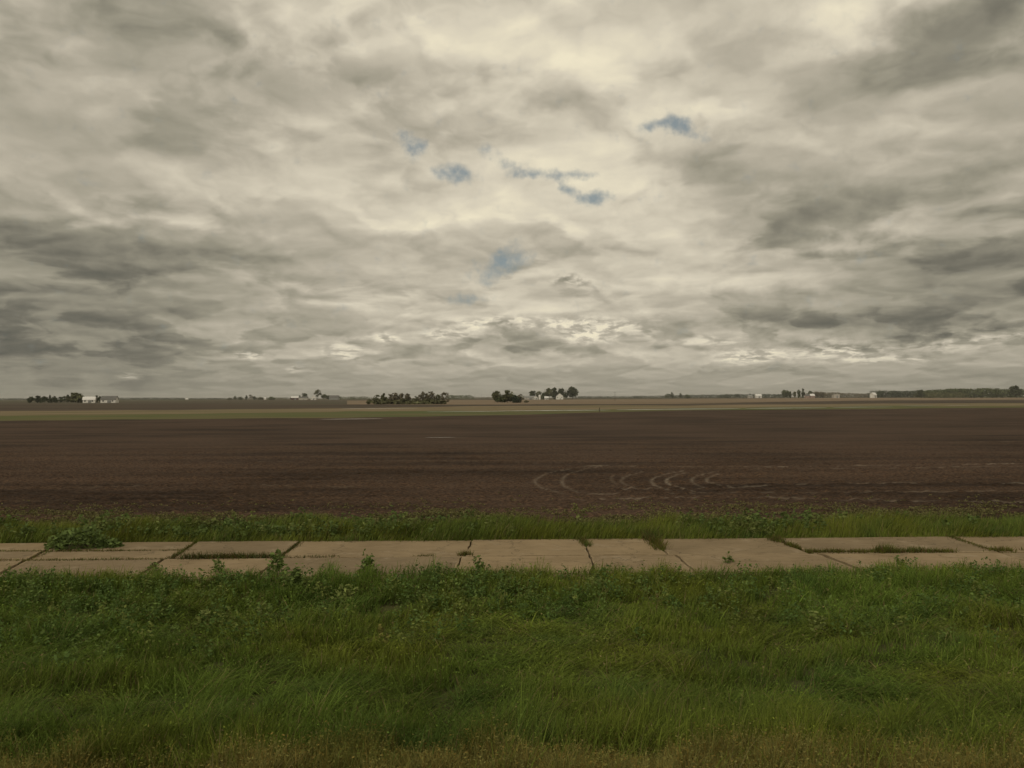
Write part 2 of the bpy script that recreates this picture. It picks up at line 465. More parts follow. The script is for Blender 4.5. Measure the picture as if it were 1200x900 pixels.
# ------------------------------------------------------------ standing water on the plain
wm, T = mat_new('rain_water')
finish(T, (.10, .085, .06), .18, .5)
def puddle(segs, th, z=-.003, seed=0):
    """long shallow puddle: (px, py) centre line, thickness in metres"""
    pts = [hit(*s) for s in segs]; vs = []; N = 36
    for i in range(N+1):
        t = i/N*(len(pts)-1); k = min(int(t), len(pts)-2)
        p = pts[k].lerp(pts[k+1], t-k)
        w = th*.5*math.sin(math.pi*(.02+.96*i/N))**.4*(.45+1.1*fbm(np.array([i*.6]), np.array([seed*5.3]), 1, 3, seed)[0])
        vs += [(p.x, p.y-w, z), (p.x, p.y+w*.8, z)]
    q = [(2*i, 2*i+2, 2*i+3, 2*i+1) for i in range(N)]
    tag(np_mesh('water', vs, q, None, wm), kind='structure')
puddle([(375,491.3),(415,490.9),(448,490.5)], 3.0, seed=1)
puddle([(585,481.6),(640,481.0),(715,480.4)], 10, seed=2)
puddle([(722,480.2),(800,479.3),(868,478.7)], 11, seed=3)
puddle([(874,478.6),(925,478.0),(968,477.7)], 12, seed=4)
puddle([(976,477.5),(1010,477.0),(1046,476.8)], 9, seed=5)
puddle([(1056,475.7),(1093,475.5)], 10, seed=6)
puddle([(1108,475.1),(1140,474.9)], 7, seed=7)
puddle([(400,478.9),(440,478.7),(490,478.4)], 9, seed=8)
puddle([(500,482.6),(560,482.1),(590,481.8)], 6, seed=9)
puddle([(498,513.4),(534,513.0)], .5, z=.06, seed=10)

# ------------------------------------------------------------ the old concrete road
cm, T = mat_new('old_concrete')
co = T.n('ShaderNodeTexCoord').outputs['Object']
b1 = T.noise(co, .55, 6, .6).outputs[0]
b2 = T.noise(T.vmath('MULTIPLY', co, (.5, 1.6, 1)), 3.0, 6, .65).outputs[0]
b3 = T.noise(co, 45, 3, .6).outputs[0]
rnd = T.n('ShaderNodeAttribute', None, attribute_name='slab').outputs['Fac']
c = T.mix(T.mrange(b1, .35, .65), (.215, .160, .092), (.285, .215, .128))
c = T.mix(T.mrange(b2, .52, .72, 0, .7), c, (.150, .105, .055))
c = T.mix(T.mrange(b3, .45, .7, 0, .25), c, (.34, .255, .15))
c = T.mix(1.0, c, T.ramp(rnd, [(0, (.80, .80, .80)), (1, (1.12, 1.10, 1.06))]), 'MULTIPLY')
c = T.mix(T.mrange(T.noise(T.vmath('ADD', co, (31, 7, 0)), 1.1, 7, .68).outputs[0], .56, .66, 0, .5), c, (.37, .295, .20))
c = T.mix(T.mrange(T.noise(T.vmath('ADD', co, (11, 3, 0)), 2.3, 7, .7).outputs[0], .58, .70, 0, .7), c, (.12, .092, .055))
vo = T.n('ShaderNodeTexVoronoi', {'Vector': T.vmath('ADD', co, T.vmath('SCALE', T.noise(co, 1.2, 4, .6).outputs['Color'], None, 1.3)), 'Scale': .30}, feature='DISTANCE_TO_EDGE').outputs[0]
c = T.mix(T.mrange(vo, .0, .006, .75, 0), c, (.07, .055, .03))
finish(T, c, .9, .2, T.n('ShaderNodeBump', {'Height': b3, 'Strength': .25, 'Distance': .01}).outputs[0])
rim_m = noisy('worn_edge', (.34, .26, .155), (.22, .16, .09), 2.2, c3=(.16, .12, .065))

def jline(px_far, yaw_px=625):
    """a transverse joint as a line on the ground: x at the far edge and dx/dy"""
    p = hit(px_far, 636.5 + (628.5-636.5)*px_far/1200)
    return p.x, (yaw_px-600)/FPX
joints_far = [jline(v) for v in (-330, -190, -75, 70, 230, 352, 553, 684, 762, 905, 1117, 1290, 1420, 1600)]
JW = [.08, .08, .08, .10, .12, .10, .05, .06, .07, .17, .08, .08, .08, .08]    # gap width
joints_near = [jline(v) for v in (-330, -200, -75, 70, 222, 352, 550, 684, 770, 912, 1115, 1290, 1420, 1600)]
# a few joints run at another angle than the rest, as in a cracked road
SK = [0,0,0,.15,.10,.04,0,0,.03,.09,0,0,0,0]
roadv, roadq, slabid, rimid = [], [], [], []
slab_polys = []
bm = bmesh.new()
lay = bm.verts.layers.float.new('slab')
def slab(x0f, x1f, s0, s1, off0, off1, g0, g1, gf, gn, sd_):
    """concrete slab: between transverse joints (x at off0, slope), from off0 to off1 metres before the far edge"""
    rr = random.Random(sd_)
    def jit(p): return (p[0]+rr.uniform(-.025, .025), p[1]+rr.uniform(-.018, .018))
    def edge(xe, s, off): # x along joint at offset
        return xe + (-off)*s
    c = []
    A = (edge(x0f, s0, off0)+g0, off0+gf); B = (edge(x1f, s1, off0)-g1, off0+gf)
    Cc = (edge(x1f, s1, off1)-g1, off1-gn); Dd = (edge(x0f, s0, off1)+g0, off1-gn)
    for P0, P1 in ((Dd, Cc), (Cc, B), (B, A), (A, Dd)):
        L = math.hypot(P1[0]-P0[0], P1[1]-P0[1]); k = max(2, int(L/.28))
        for i in range(k):
            t = i/k; c.append(jit((P0[0]+(P1[0]-P0[0])*t, P0[1]+(P1[1]-P0[1])*t)))
    tz = rr.uniform(-.012, .012); ta = rr.uniform(-.003, .003); sid = rr.random()
    top = []; low = []
    for (x, off) in c:
        y = road_y(x) - off
        z = tz + ta*(x-x0f)
        v = bm.verts.new((x, y, z)); v[lay] = sid; top.append(v)
        v = bm.verts.new((x, y, z-.16)); v[lay] = sid; low.append(v)
    f = bm.faces.new(top)
    if f.normal.z < 0: f.normal_flip()
    n_ = len(top)
    for i in range(n_):
        q = bm.faces.new((top[i], low[i], low[(i+1) % n_], top[(i+1) % n_])); q.material_index = 1
    f.normal_update()
    if f.normal.z < 0: f.normal_flip()
    r = bmesh.ops.inset_individual(bm, faces=[f], thickness=rr.choice((.015, .05, .09)), depth=.004)
    for q in r['faces']: q.material_index = 1
jf = [(x, s*1.0+k) for (x, s), k in zip(joints_far, [0]*14)]
for i in range(len(jf)-1):
    (x0, s), (x1, s2) = jf[i], jf[i+1]
    s0 = -s - SK[i]*0; s1 = -s2 - SK[i+1]*0
    s0, s1 = s - SK[i]*1.6, s2 - SK[i+1]*1.6
    s0, s1 = s0, s1
    if x1 < hit(240, 635).x + .3:      # left end: far lane is itself split lengthwise
        slab(x0, x1, s0, s1, 0, 1.28, JW[i]/2, JW[i+1]/2, 0, .05, 100+i)
        slab(x0, x1, s0, s1, 1.36, LANE, JW[i]/2, JW[i+1]/2, .05, .05, 200+i)
    else:
        slab(x0, x1, s0, s1, 0, LANE, JW[i]/2, JW[i+1]/2, 0, .045 if 4 < i < 9 else .07, 300+i)
jn = joints_near
for i in range(len(jn)-1):
    (x0, s), (x1, s2) = jn[i], jn[i+1]
    s0, s1 = s - SK[i]*1.6, s2 - SK[i+1]*1.6
    x0a, x1a = x0, x1
    slab(x0a, x1a, s0, s1, LANE, 2*LANE, JW[i]/2, JW[i+1]/2, .035 if 4 < i < 9 else .05, .0, 400+i)
me = bpy.data.meshes.new('road'); bm.to_mesh(me); bm.free()
me.materials.append(cm); me.materials.append(rim_m)
tag(link(bpy.data.objects.new('road', me)), kind='structure')

# ------------------------------------------------------------ grass and weeds
def leaf_mat(name, trans=.30, rough=.75, spec=.08):
    m, T = mat_new(name)
    a = T.n('ShaderNodeAttribute', None, attribute_name='tint').outputs['Color']
    finish(T, a, rough, spec, None, trans)
    return m
grass_m = leaf_mat('grass_blade')
leafm = leaf_mat('weed_leaf', .28, .7, .1)
dry_m = leaf_mat('dry_grass', .2, .8, .1)

def blades(x, y, z, length, width, phi, bend0, bend1, colr, seg=3):
    """curved tapering blades; phi = lean heading, bend0/bend1 = angle from upright at root and tip"""
    n = len(x)
    side = phi + np.pi/2 + rng.normal(0, .7, n)
    sx, sy = np.cos(side)*width*.5, np.sin(side)*width*.5
    P = np.stack([x, y, z], -1)
    vs = []; cols = []
    wt = [1.0, .9, .62, 0]
    if seg == 2: wt = [1, .7, 0]
    for k in range(seg+1):
        w = wt[k]
        shade = colr
        if k < seg:
            vs.append(P + np.stack([-sx*w, -sy*w, np.zeros(n)], -1)); vs.append(P + np.stack([sx*w, sy*w, np.zeros(n)], -1))
            cols += [shade, shade]
            th = bend0 + (bend1-bend0)*((k+.5)/seg)**1.3
            st = (length/seg)
            P = P + np.stack([np.cos(phi)*np.sin(th)*st, np.sin(phi)*np.sin(th)*st, np.cos(th)*st], -1)
        else:
            vs.append(P); cols.append(shade)
    nv = 2*seg+1
    V = np.stack(vs, 1); Cc = np.stack(cols, 1)
    b = (np.arange(n)*nv)[:, None]
    Q = np.concatenate([b + np.array([2*k, 2*k+1, 2*k+3, 2*k+2]) for k in range(seg-1)])
    Tr = b + np.array([2*seg-2, 2*seg-1, 2*seg])
    return V.reshape(-1, 3), Q, Tr, Cc.reshape(-1, 3)

def flecks(x, y, z, s, colr, asp=1.8, up=.5):
    """small randomly turned leaf-shaped quads"""
    n = len(x)
    a = rng.normal(0, 1, (n, 3)); a[:, 2] = a[:, 2]*up; a /= np.linalg.norm(a, axis=1)[:, None]
    b = rng.normal(0, 1, (n, 3)); b -= (b*a).sum(1)[:, None]*a; b /= np.linalg.norm(b, axis=1)[:, None]
    s = np.asarray(s)[:, None] if np.ndim(s) else s
    P = np.stack([x, y, z], -1)
    v = np.stack([P-a*s*asp*.5, P+b*s*.5, P+a*s*asp*.5, P-b*s*.5], 1).reshape(-1, 3)
    q = (np.arange(n)*4)[:, None] + np.arange(4)
    return v, q, None, np.repeat(colr, 4, 0)

def joinm(parts):
    vo = 0; V = []; Q = []; Tt = []; Cc = []
    for v, q, t, c in parts:
        V.append(v); Cc.append(c)
        if q is not None and len(q): Q.append(q+vo)
        if t is not None and len(t): Tt.append(t+vo)
        vo += len(v)
    return np.concatenate(V), (np.concatenate(Q) if Q else None), (np.concatenate(Tt) if Tt else None), np.concatenate(Cc)

def tints(x, y, base, seed, var=.22):
    """green varies in patches: bluish, yellow-green and a little straw"""
    n = len(x)
    a = fbm(x, y, .35, 4, seed); b = fbm(x, y, 1.3, 3, seed+5); r = rng.random(n)
    g = np.array(base)[None, :]*np.ones((n, 1))
    t = np.clip((a-.42)*4, 0, 1)[:, None]
    g = g*(1-t*.45) + np.array([.200, .200, .026])*t*.45
    t = np.clip((b-.52)*4, 0, 1)[:, None]
    g = g*(1-t*.45) + np.array([.070, .130, .036])*t*.45
    s = (r < .07)[:, None]
    g = np.where(s, np.array([.20, .165, .070]), g)
    return g*(1+rng.normal(0, var, n))[:, None].clip(.45, 1.7)

def scatter(y0, y1, dens, margin, x_lim=None):
    """random roots in the part of the plain the window looks over"""
    area = 0
    out_x, out_y = [], []
    for a in np.arange(y0, y1, .5):
        b = min(a+.5, y1); hw = b*.64+margin
        k = int((b-a)*2*hw*dens(a) if callable(dens) else (b-a)*2*hw*dens)
        out_x.append(rng.uniform(-hw, hw, k)); out_y.append(rng.uniform(a, b, k))
    return np.concatenate(out_x), np.concatenate(out_y)

# near verge, between the bank and the concrete
DN = 1.0
def dry_top(x): return 9.22 + .95*(fbm(x, x*0, .45, 5, 71)-.5)*2 + .18*np.exp(-((x+.7)/1.4)**2) - .22*np.exp(-((x+4.4)/1.5)**2)
x, y = scatter(8.0, 20.75, lambda a: DN*np.interp(a, [8.0, 9.4, 11, 14, 21], [1500, 1500, 1350, 950, 720]), 2.2)
edge = road_y(x) - 2*LANE
u = (edge - y)                       # distance to the concrete
keep = u > (-.10 + .35*(fbm(x, y, .8, 3, 31)-.5) - .12)
keep &= ~((fbm(x, y, 2.2, 3, 17)+rng.normal(0, .03, len(x)) < .34) & (u > 1) & (y > 10))
keep &= (y > dry_top(x)-.15+rng.normal(0, .14, len(x))) | (rng.random(len(x)) < .08)
x, y, u = x[keep], y[keep], u[keep]
z = ground_z(x, y) - .02
lump = fbm(x, y*1.25, 1.9, 3, 9)
hgt = .15 + .28*fbm(x, y, .32, 3, 8) + .95*(lump-.37)
hgt = np.maximum(hgt, .13)
edge_h = .30+.14*np.clip(x/8, -1, 1)+.30*(fbm(x, x*0, 1.1, 4, 13)-.5)
hgt = np.where(u < 1.1, np.maximum(hgt, edge_h), hgt)
hgt *= np.interp(y, [9.2, 10.5, 13], [1.15, 1.25, 1.0])
laid = np.clip((fbm(x, y*1.6, .42, 3, 21)-.38)*7, 0, 1) * np.interp(u, [1.5, 3.5, 8, 10], [0, 1, 1, .3])   # wind-laid swathes
phi = np.where(rng.random(len(x)) < .75, .15, np.pi) + (fbm(x, y, .5, 3, 22)-.5)*4.0 + rng.normal(0, .7, len(x))
b0 = rng.normal(.12, .12, len(x)) + laid*.65
b1 = b0 + np.abs(rng.normal(.75, .40, len(x))) + laid*.75
wid = np.interp(y, [9, 21], [.0068, .0150])*np.exp(rng.normal(0, .38, len(x)))
ln = hgt*(1+laid*.35)*rng.uniform(.55, 1.12, len(x))
cg = tints(x, y, (.120, .176, .029), 40)
ln *= .88
tone_ = (.80+.62*(fbm(x, y*1.4, .55, 4, 111)-.32))[:, None]
cg = cg*tone_*1.12
k = rng.random(len(x)) < .34
hh = z[k]+ln[k]*rng.uniform(.35, .92, k.sum())*np.cos(np.minimum(b0[k]+.25, 1.3))
fl = flecks(x[k]+np.cos(phi[k])*.08*laid[k]+rng.normal(0, .03, k.sum()), y[k], hh, rng.uniform(.010, .026, k.sum())*np.interp(y[k], [8, 20], [.8, 1.5]), cg[k]*rng.uniform(.8, 1.3, (k.sum(), 1)), 2.0, .5)
parts = [blades(x, y, z, ln, wid, phi, b0, b1, cg), fl]
v, q, t, c = joinm(parts)
tag(np_mesh('grass', v, q, t, grass_m, c), 'rough green verge grass between the railway bank and the concrete', None, kind='stuff')

# far verge, between concrete and tillage: ragged upright hedge-like strip
x, y = scatter(25.2, 30.4, 560, 3)
ry = road_y(x); u = y - ry
wdt = 3.1 + 1.3*(fbm(x, x*0, .35, 4, 51)-.5)*2
keep = (u > -.12+.5*(fbm(x, y, .6, 3, 55)-.5)) & (u < wdt) & (rng.random(len(x)) < np.interp(u/wdt, [0, .75, 1], [1, 1, .15]))
x, y, u = x[keep], y[keep], u[keep]
z = ground_z(x, y) - .02
hgt = (.14 + .72*fbm(x, y, .9, 4, 52))*np.interp(u, [-.2, .5, 1.0, 3, 4.5], [.55, .95, 1.0, .85, .5])
phi = .2 + (fbm(x, y, .5, 3, 53)-.5)*3 + rng.normal(0, .6, len(x))
b0 = np.abs(rng.normal(.15, .12, len(x))); b1 = b0 + np.abs(rng.normal(.7, .35, len(x)))
cg = tints(x, y, (.122, .160, .030), 60)
v, q, t, c = blades(x, y, z, hgt*rng.uniform(.6, 1.3, len(x)), rng.uniform(.012, .026, len(x)), phi, b0, b1, cg)
tag(np_mesh('grass', v, q, t, grass_m, c), 'ragged strip of green grass between the concrete road and the ploughed field', None, kind='stuff')

# dry yellow-brown growth on the bank, closest to the window
x, y = scatter(6.3, 9.75, 2300, 1.6)
top = dry_top(x)
keep = (y < top+rng.normal(0, .17, len(x))) & (fbm(x, y, 1.6, 3, 76)+rng.normal(0, .05, len(x)) > .30)
x, y = x[keep], y[keep]
z = ground_z(x, y) - .02
phi = rng.uniform(0, 6.28, len(x)); b0 = np.abs(rng.normal(.2, .25, len(x))); b1 = b0+np.abs(rng.normal(.7, .5, len(x)))
hgt = .10 + .16*fbm(x, y, 1.1, 4, 72) + .75*np.clip(fbm(x, y*1.3, 2.3, 3, 77)-.40, 0, .4)
cg = np.array([.205, .190, .055])*(1+rng.normal(0, .20, len(x)))[:, None].clip(.4, 1.8)
gmix = np.clip((fbm(x, y, .9, 4, 73)-.50)*5, 0, 1)[:, None]
cg = cg*(1-gmix*.7) + np.array([.110, .125, .024])*gmix*.7
bm_ = (rng.random(len(x)) < .30)[:, None]; cg = np.where(bm_, cg*np.array([1.12, .90, .8]), cg)
p1 = blades(x, y, z, hgt*rng.uniform(.6, 1.3, len(x)), rng.uniform(.005, .010, len(x)), phi, b0, b1, cg)
# seed heads: small flecks at the tips
k = rng.random(len(x)) < .45
hx = x[k]+rng.normal(0, .05, k.sum()); hy = y[k]+rng.normal(0, .05, k.sum()); hz_ = z[k]+hgt[k]*rng.uniform(.55, 1.15, k.sum())
p2 = flecks(hx, hy, hz_, rng.uniform(.008, .018, len(hx)), cg[k], 2.4)
v, q, t, c = joinm([p1, p2])
tag(np_mesh('dry_grass', v, q, t, dry_m, c), 'yellow-brown seeding grass on the bank along the bottom of the view', None, kind='stuff')

# grass and weed rooted in the road joints
jx, jy, jh = [], [], []
def joint_growth(pxa, pya, pxb, pyb, dens, h, spread=.05):
    a, b = hit(pxa, pya), hit(pxb, pyb); L = (b-a).length; n = int(L*dens)
    t = rng.random(n); m = fbm(t*L*1.2, t*0, 1, 3, int(pxa) % 50)
    ok = m > .27; t = t[ok]; m = m[ok]
    jx.append(a.x+(b.x-a.x)*t+rng.normal(0, spread, len(t))); jy.append(a.y+(b.y-a.y)*t+rng.normal(0, spread, len(t)))
    jh.append(h*(.5+m)*rng.uniform(.5, 1.3, len(t)))
joint_growth(-60, 658.0, 210, 655, 150, .09)
joint_growth(215, 654.3, 330, 652.6, 520, .17, .09)
joint_growth(330, 652.8, 400, 652.2, 160, .08)
joint_growth(-60, 646.5, 228, 645, 170, .08)
joint_growth(228, 637, 200, 655, 240, .09)
joint_growth(352, 636, 323, 656, 240, .09)
joint_growth(33, 657, 58, 646, 120, .08)
joint_growth(0, 663, 26, 659, 120, .07)
joint_growth(488, 651.5, 508, 651.0, 260, .07)
joint_growth(540, 650.5, 550, 650, 600, .16, .07)
joint_growth(680, 632, 690, 641, 300, .17, .08)
joint_growth(757, 627, 776, 645, 330, .26, .12)
joint_growth(900, 630, 922, 638, 700, .24, .12)
joint_growth(922, 638, 948, 646, 700, .14, .07)
joint_growth(946, 647, 1118, 646.8, 620, .15, .08)
joint_growth(1150, 645.5, 1290, 645.5, 700, .20, .10)
joint_growth(1112, 629, 1160, 645, 300, .10, .06)
joint_growth(1030, 646.8, 1046, 646.8, 700, .26, .10)
jx, jy, jh = map(np.concatenate, (jx, jy, jh))
n = len(jx)
cj = tints(jx, jy, (.075, .088, .024), 80); br = (rng.random(n) < .25)[:, None]; cj = np.where(br, np.array([.13, .085, .035]), cj)
v, q, t, c = blades(jx, jy, np.full(n, -.06), jh+.05, rng.uniform(.012, .03, n), rng.uniform(0, 6.28, n), np.abs(rng.normal(.3, .25, n)), np.abs(rng.normal(1.0, .4, n)), cj, 2)
tag(np_mesh('joint_grass', v, q, t, grass_m, c), 'weedy grass rooted in the open joints of the concrete', None, kind='stuff')

# sprouting weeds and clods along the near edge of the tillage
x = rng.uniform(-24, 24, 42000); u = 2.6+np.abs(rng.normal(0, 2.6, len(x)))
y = road_y(x) + u
dens = fbm(x, y*1.5, .5, 4, 91)
k = rng.random(len(x)) < np.clip((dens-.38)*3.0, 0, 1)*np.interp(u, [2.6, 4, 7, 10], [1, .8, .5, .15])
x, y = x[k], y[k]; cnt = 5
xx = np.repeat(x, cnt)+rng.normal(0, .05, len(x)*cnt); yy = np.repeat(y, cnt)+rng.normal(0, .05, len(x)*cnt)
zz = np.repeat(rng.uniform(.02, .10, len(x)), cnt)+rng.uniform(0, .06, len(xx))-.02
cw = np.array([.150, .140, .055])*(1+rng.normal(0, .25, len(xx)))[:, None].clip(.4, 1.8)
v, q, t, c = flecks(xx, yy, zz, rng.uniform(.03, .07, len(xx)), cw, 1.5)
tag(np_mesh('weeds', v, q, t, leafm, c), 'small weeds sprouting on the near edge of the ploughed soil', None, kind='stuff')

# broad-leaved weeds standing in the verge
def weed_parts(cx, cy, h, r, nst, nl, size, colr, seed=0, zb=None):
    """stems (tapered blades) and leaves along them; returns the two arrays"""
    zb = float(ground_z(cx, cy)) if zb is None else zb
    n = nst
    a = rng.uniform(0, 6.28, n); rr = r*np.sqrt(rng.random(n))*.6
    sx = cx+np.cos(a)*rr; sy = cy+np.sin(a)*rr; L = h*rng.uniform(.7, 1.1, n)
    lean = rng.uniform(.05, .35, n)
    cs = np.array(colr)*np.array([.9, .85, .8])*np.ones((n, 1))
    st = blades(sx, sy, np.full(n, zb-.02), L, np.full(n, .012), a, lean, lean*1.4, cs, 3)
    k = n*nl
    ti = np.repeat(np.arange(n), nl); t = rng.uniform(.25, 1.05, k)
    sp = (1.15-t)*.16*h/.5
    px_ = sx[ti]+np.cos(a[ti])*np.sin(lean[ti]*1.2)*L[ti]*t+rng.normal(0, 1, k)*sp*.8
    py_ = sy[ti]+np.sin(a[ti])*np.sin(lean[ti]*1.2)*L[ti]*t+rng.normal(0, 1, k)*sp*.8
    pz_ = zb+np.cos(lean[ti])*L[ti]*t+rng.normal(0, .02, k)
    cl_ = np.array(colr)*(1+rng.normal(0, .22, k))[:, None].clip(.5, 1.6)
    lf = flecks(px_, py_, pz_, size*rng.uniform(.6, 1.25, k), cl_, 1.9, .45)
    return st, lf

sel = []
x = rng.uniform(-16, 16, 4200); u = .2+np.abs(rng.normal(0, 3.2, len(x)))
y = road_y(x)-2*LANE-u
w = np.interp(x, [-16, -3, 2, 16], [1.0, .75, .38, .32])*np.interp(u, [0, 5, 8, 10], [.85, .7, .25, .05])*np.clip((fbm(x, y, .45, 3, 95)-.36)*5, .05, 1)
k = (rng.random(len(x)) < w*.62) & (y > 10.5)
pp = []
for cx, cy in zip(x[k], y[k]):
    h = rng.uniform(.34, .56); lc = rng.choice([0, 1, 2], p=[.5, .35, .15])
    cc = [(.105, .165, .042), (.135, .190, .048), (.175, .205, .052)][lc]
    s, l = weed_parts(cx, cy, h, .12, int(rng.integers(2, 5)), 12, .042, cc)
    pp += [s, l]
x = rng.uniform(-22, 22, 700); y = road_y(x)+.4+np.abs(rng.normal(1.1, 1.1, len(x)))
k = rng.random(len(x)) < np.clip((fbm(x, y, .3, 3, 99)-.40)*5, .05, 1)
for cx, cy in zip(x[k], y[k]):
    s, l = weed_parts(cx, cy, rng.uniform(.40, .66), .14, 4, 9, .075, (.115, .160, .045) if rng.random() < .7 else (.16, .185, .055))
    pp += [s, l]
v, q, t, c = joinm(pp)
tag(np_mesh('weeds', v, q, t, leafm, c), 'broad-leaved green weeds mixed through the verge grass', None, kind='stuff')

# plants one can pick out, each a thing
def plant(px, py, h, r, nst, nl, size, colr, label, cat='weed', name='weed_plant', group='leafy weeds one can pick out in the verge'):
    p = hit(px, py, 0.0)
    gz = float(ground_z(p.x, p.y))
    root = empty(name, (p.x, p.y, gz)); tag(root, label, cat, group)
    ns = min(nst, 8); per = int(nl*nst/ns*1.1)
    for i in range(ns):
        a = i*2.4+rng.uniform(-.3, .3); q = r*math.sqrt((i+.3)/ns)*.55
        s, l = weed_parts(math.cos(a)*q, math.sin(a)*q, h*rng.uniform(.8, 1.08), .01, 1, per, size, colr, zb=0)
        st = np_mesh('stem', s[0], s[1], s[2], leafm, s[3], root)
        np_mesh('foliage', l[0], l[1], l[2], leafm, l[3], st)
    return root
LG = (.200, .235, .070); MG = (.135, .185, .050); DG = (.085, .125, .034)
plant(183, 669, .42, .12, 4, 12, .06, MG, 'lone leafy weed sticking up over the near concrete edge, leftmost one there')
plant(257, 670, .50, .20, 7, 14, .06, MG, 'two-headed green weed overlapping the concrete between the left joint tufts')
plant(322, 674, .62, .30, 12, 16, .07, MG, 'tall dark green weed clump at the concrete edge, left of the bushiest stretch')
plant(345, 690, .66, .36, 16, 18, .07, MG, 'broad bushy green weed clump standing below the left grassy joint')
plant(430, 672, .60, .30, 12, 16, .065, MG, 'upright green weed clump against the concrete left of centre')
plant(560, 672, .50, .22, 9, 14, .06, MG, 'small green weed clump below the stained centre joint')
plant(240, 728, .46, .16, 6, 14, .06, LG, 'pale yellow-green weed, brightest plant in the left of the verge')
plant(446, 752, .38, .10, 3, 12, .055, (.20, .19, .05), 'small bright yellow-green weed alone in the grass left of centre')
plant(404, 705, .56, .28, 12, 16, .065, LG, 'pale leafy weed clump in front of the bushy stretch')
plant(310, 722, .44, .22, 7, 14, .055, LG, 'loose pale weed between the two big clumps and the wind-laid grass')
plant(958, 737, .42, .20, 7, 14, .055, LG, 'pale green weed standing alone in the right half of the verge')
plant(1056, 668, .46, .16, 6, 12, .06, DG, 'dark leafy weed poking over the concrete edge at the right')
plant(855, 660, .40, .14, 5, 12, .055, MG, 'slim weed over the concrete edge right of centre')
plant(700, 690, .52, .26, 9, 14, .06, LG, 'yellowish weed clump just right of centre near the concrete')
# the leafy bush spilling over the far lane at the left
for px, h, r, lab in ((92, .80, .75, 'low leafy green bush spilling over the far lane at the left'),
                      (128, .34, .30, 'small leafy mound on the far lane beside the larger bush')):
    p = hit(px, 641.0); rt = empty('leafy_bush', (p.x, p.y, -.06)); tag(rt, lab, 'bush')
    n = 900 if h > .5 else 260
    a = rng.uniform(0, 6.28, n); e = np.arccos(rng.uniform(0, 1, n)); rad = rng.uniform(.55, 1.0, n)*(1+.35*(fbm(a*1.2, e*2, 1.2, 3, 5)-.5))
    lx = np.cos(a)*np.sin(e)*rad*r*1.4; ly = np.sin(a)*np.sin(e)*rad*r*.8; lz = np.cos(e)*rad*h*.75+.05
    cb = np.array([.125, .172, .050])*(1+rng.normal(0, .25, n))[:, None].clip(.5, 1.7)
    f = flecks(lx, ly, lz, rng.uniform(.06, .11, n), cb, 1.7, .5)
    np_mesh('foliage', f[0], f[1], None, leafm, f[3], rt)
    m = 26; a = rng.uniform(0, 6.28, m)
    b = blades(np.cos(a)*.1*r, np.sin(a)*.1*r, np.zeros(m), np.full(m, h*.7), np.full(m, .02), a, np.full(m, .3), np.full(m, .9), np.tile([[.07, .07, .03]], (m, 1)))
    np_mesh('stem', b[0], b[1], b[2], leafm, b[3], rt)

# ------------------------------------------------------------ far trees, woods, farms
def yh(px): return 467.7 - 3.9*px/1200
def at(px, Y):
    d = ray(px, yh(px)); return Vector((d.x/d.y*Y, Y, -.06))
def hgt_of(px, top, Y): return (yh(px)-top)*Y/FPX + H
def wid_of(npx, Y): return npx*Y/FPX

crown_m = leaf_mat('tree_leaf', .15, .8, .05)
bark_m = noisy('bark', (.085, .070, .050), (.055, .045, .033), 3)

def tube(p0, p1, r0, r1, n=6):
    p0 = np.array(p0, float); p1 = np.array(p1, float); d = p1-p0; d /= np.linalg.norm(d)+1e-9
    u = np.cross(d, [0, .3, 1]) if abs(d[2]) < .9 else np.cross(d, [1, 0, 0]); u /= np.linalg.norm(u); w = np.cross(d, u)
    a = np.arange(n)/n*2*np.pi
    ring = np.cos(a)[:, None]*u + np.sin(a)[:, None]*w
    v = np.concatenate([p0+ring*r0, p1+ring*r1])
    q = np.array([(i, (i+1) % n, n+(i+1) % n, n+i) for i in range(n)])
    return v, q, None, np.ones((2*n, 3))*.5

def crown_pts(n, w, h, kind, sd):
    """leaf positions in an uneven volume, centred on x = y = 0, z from 0 to h"""
    r = np.random.default_rng(sd)
    if kind == 'conifer':
        t = r.random(n)**.8; rad = (1-t)*.5*w*(.75+.25*np.sin(t*22+r.random()*6)); a = r.uniform(0, 6.28, n); q = np.sqrt(r.uniform(.3, 1, n))
        return np.stack([np.cos(a)*rad*q, np.sin(a)*rad*q, t*h], -1)
    if kind == 'wood':
        p = r.uniform(-.5, .5, (n, 3)); top = 1-.32*(np.abs(p[:, 0])*2)**2.2
        return np.stack([p[:, 0]*w, p[:, 1]*w, (p[:, 2]+.5)**.75*top*h], -1)
    k = {'round': 9, 'wide': 12, 'tall': 8, 'thin': 16, 'bush': 7}[kind]
    cs = []; rs = []
    for i in range(k):
        a = r.uniform(0, 6.28); q = r.uniform(.15, .62) if kind != 'thin' else r.uniform(.2, .75)
        zc = r.uniform(.16, .80)
        if kind == 'thin': zc = r.uniform(.15, .88)
        if kind == 'bush': zc = r.uniform(.15, .65)
        env = math.sin(math.pi*min(max(zc*.75+.18, 0), 1))**.6
        cs.append((math.cos(a)*q*w*.5*env, math.sin(a)*q*w*.5*env, zc*h)); rs.append(r.uniform(.20, .32) if kind != 'thin' else r.uniform(.10, .19))
    cs.append((0, 0, h*.84)); rs.append(.15); cs.append((w*.30, 0, h*.42)); rs.append(.2); cs.append((-w*.30, 0, h*.45)); rs.append(.2)
    cs = np.array(cs); rs = np.array(rs)
    j = r.integers(0, len(cs), n)
    d = r.normal(0, 1, (n, 3)); d /= np.linalg.norm(d, axis=1)[:, None]
    rad = rs[j]*r.uniform(.35, 1.08, n)
    p = cs[j] + d*rad[:, None]*np.array([w, w, h*.85])
    p[:, 2] = np.clip(p[:, 2], 0, h)
    return p

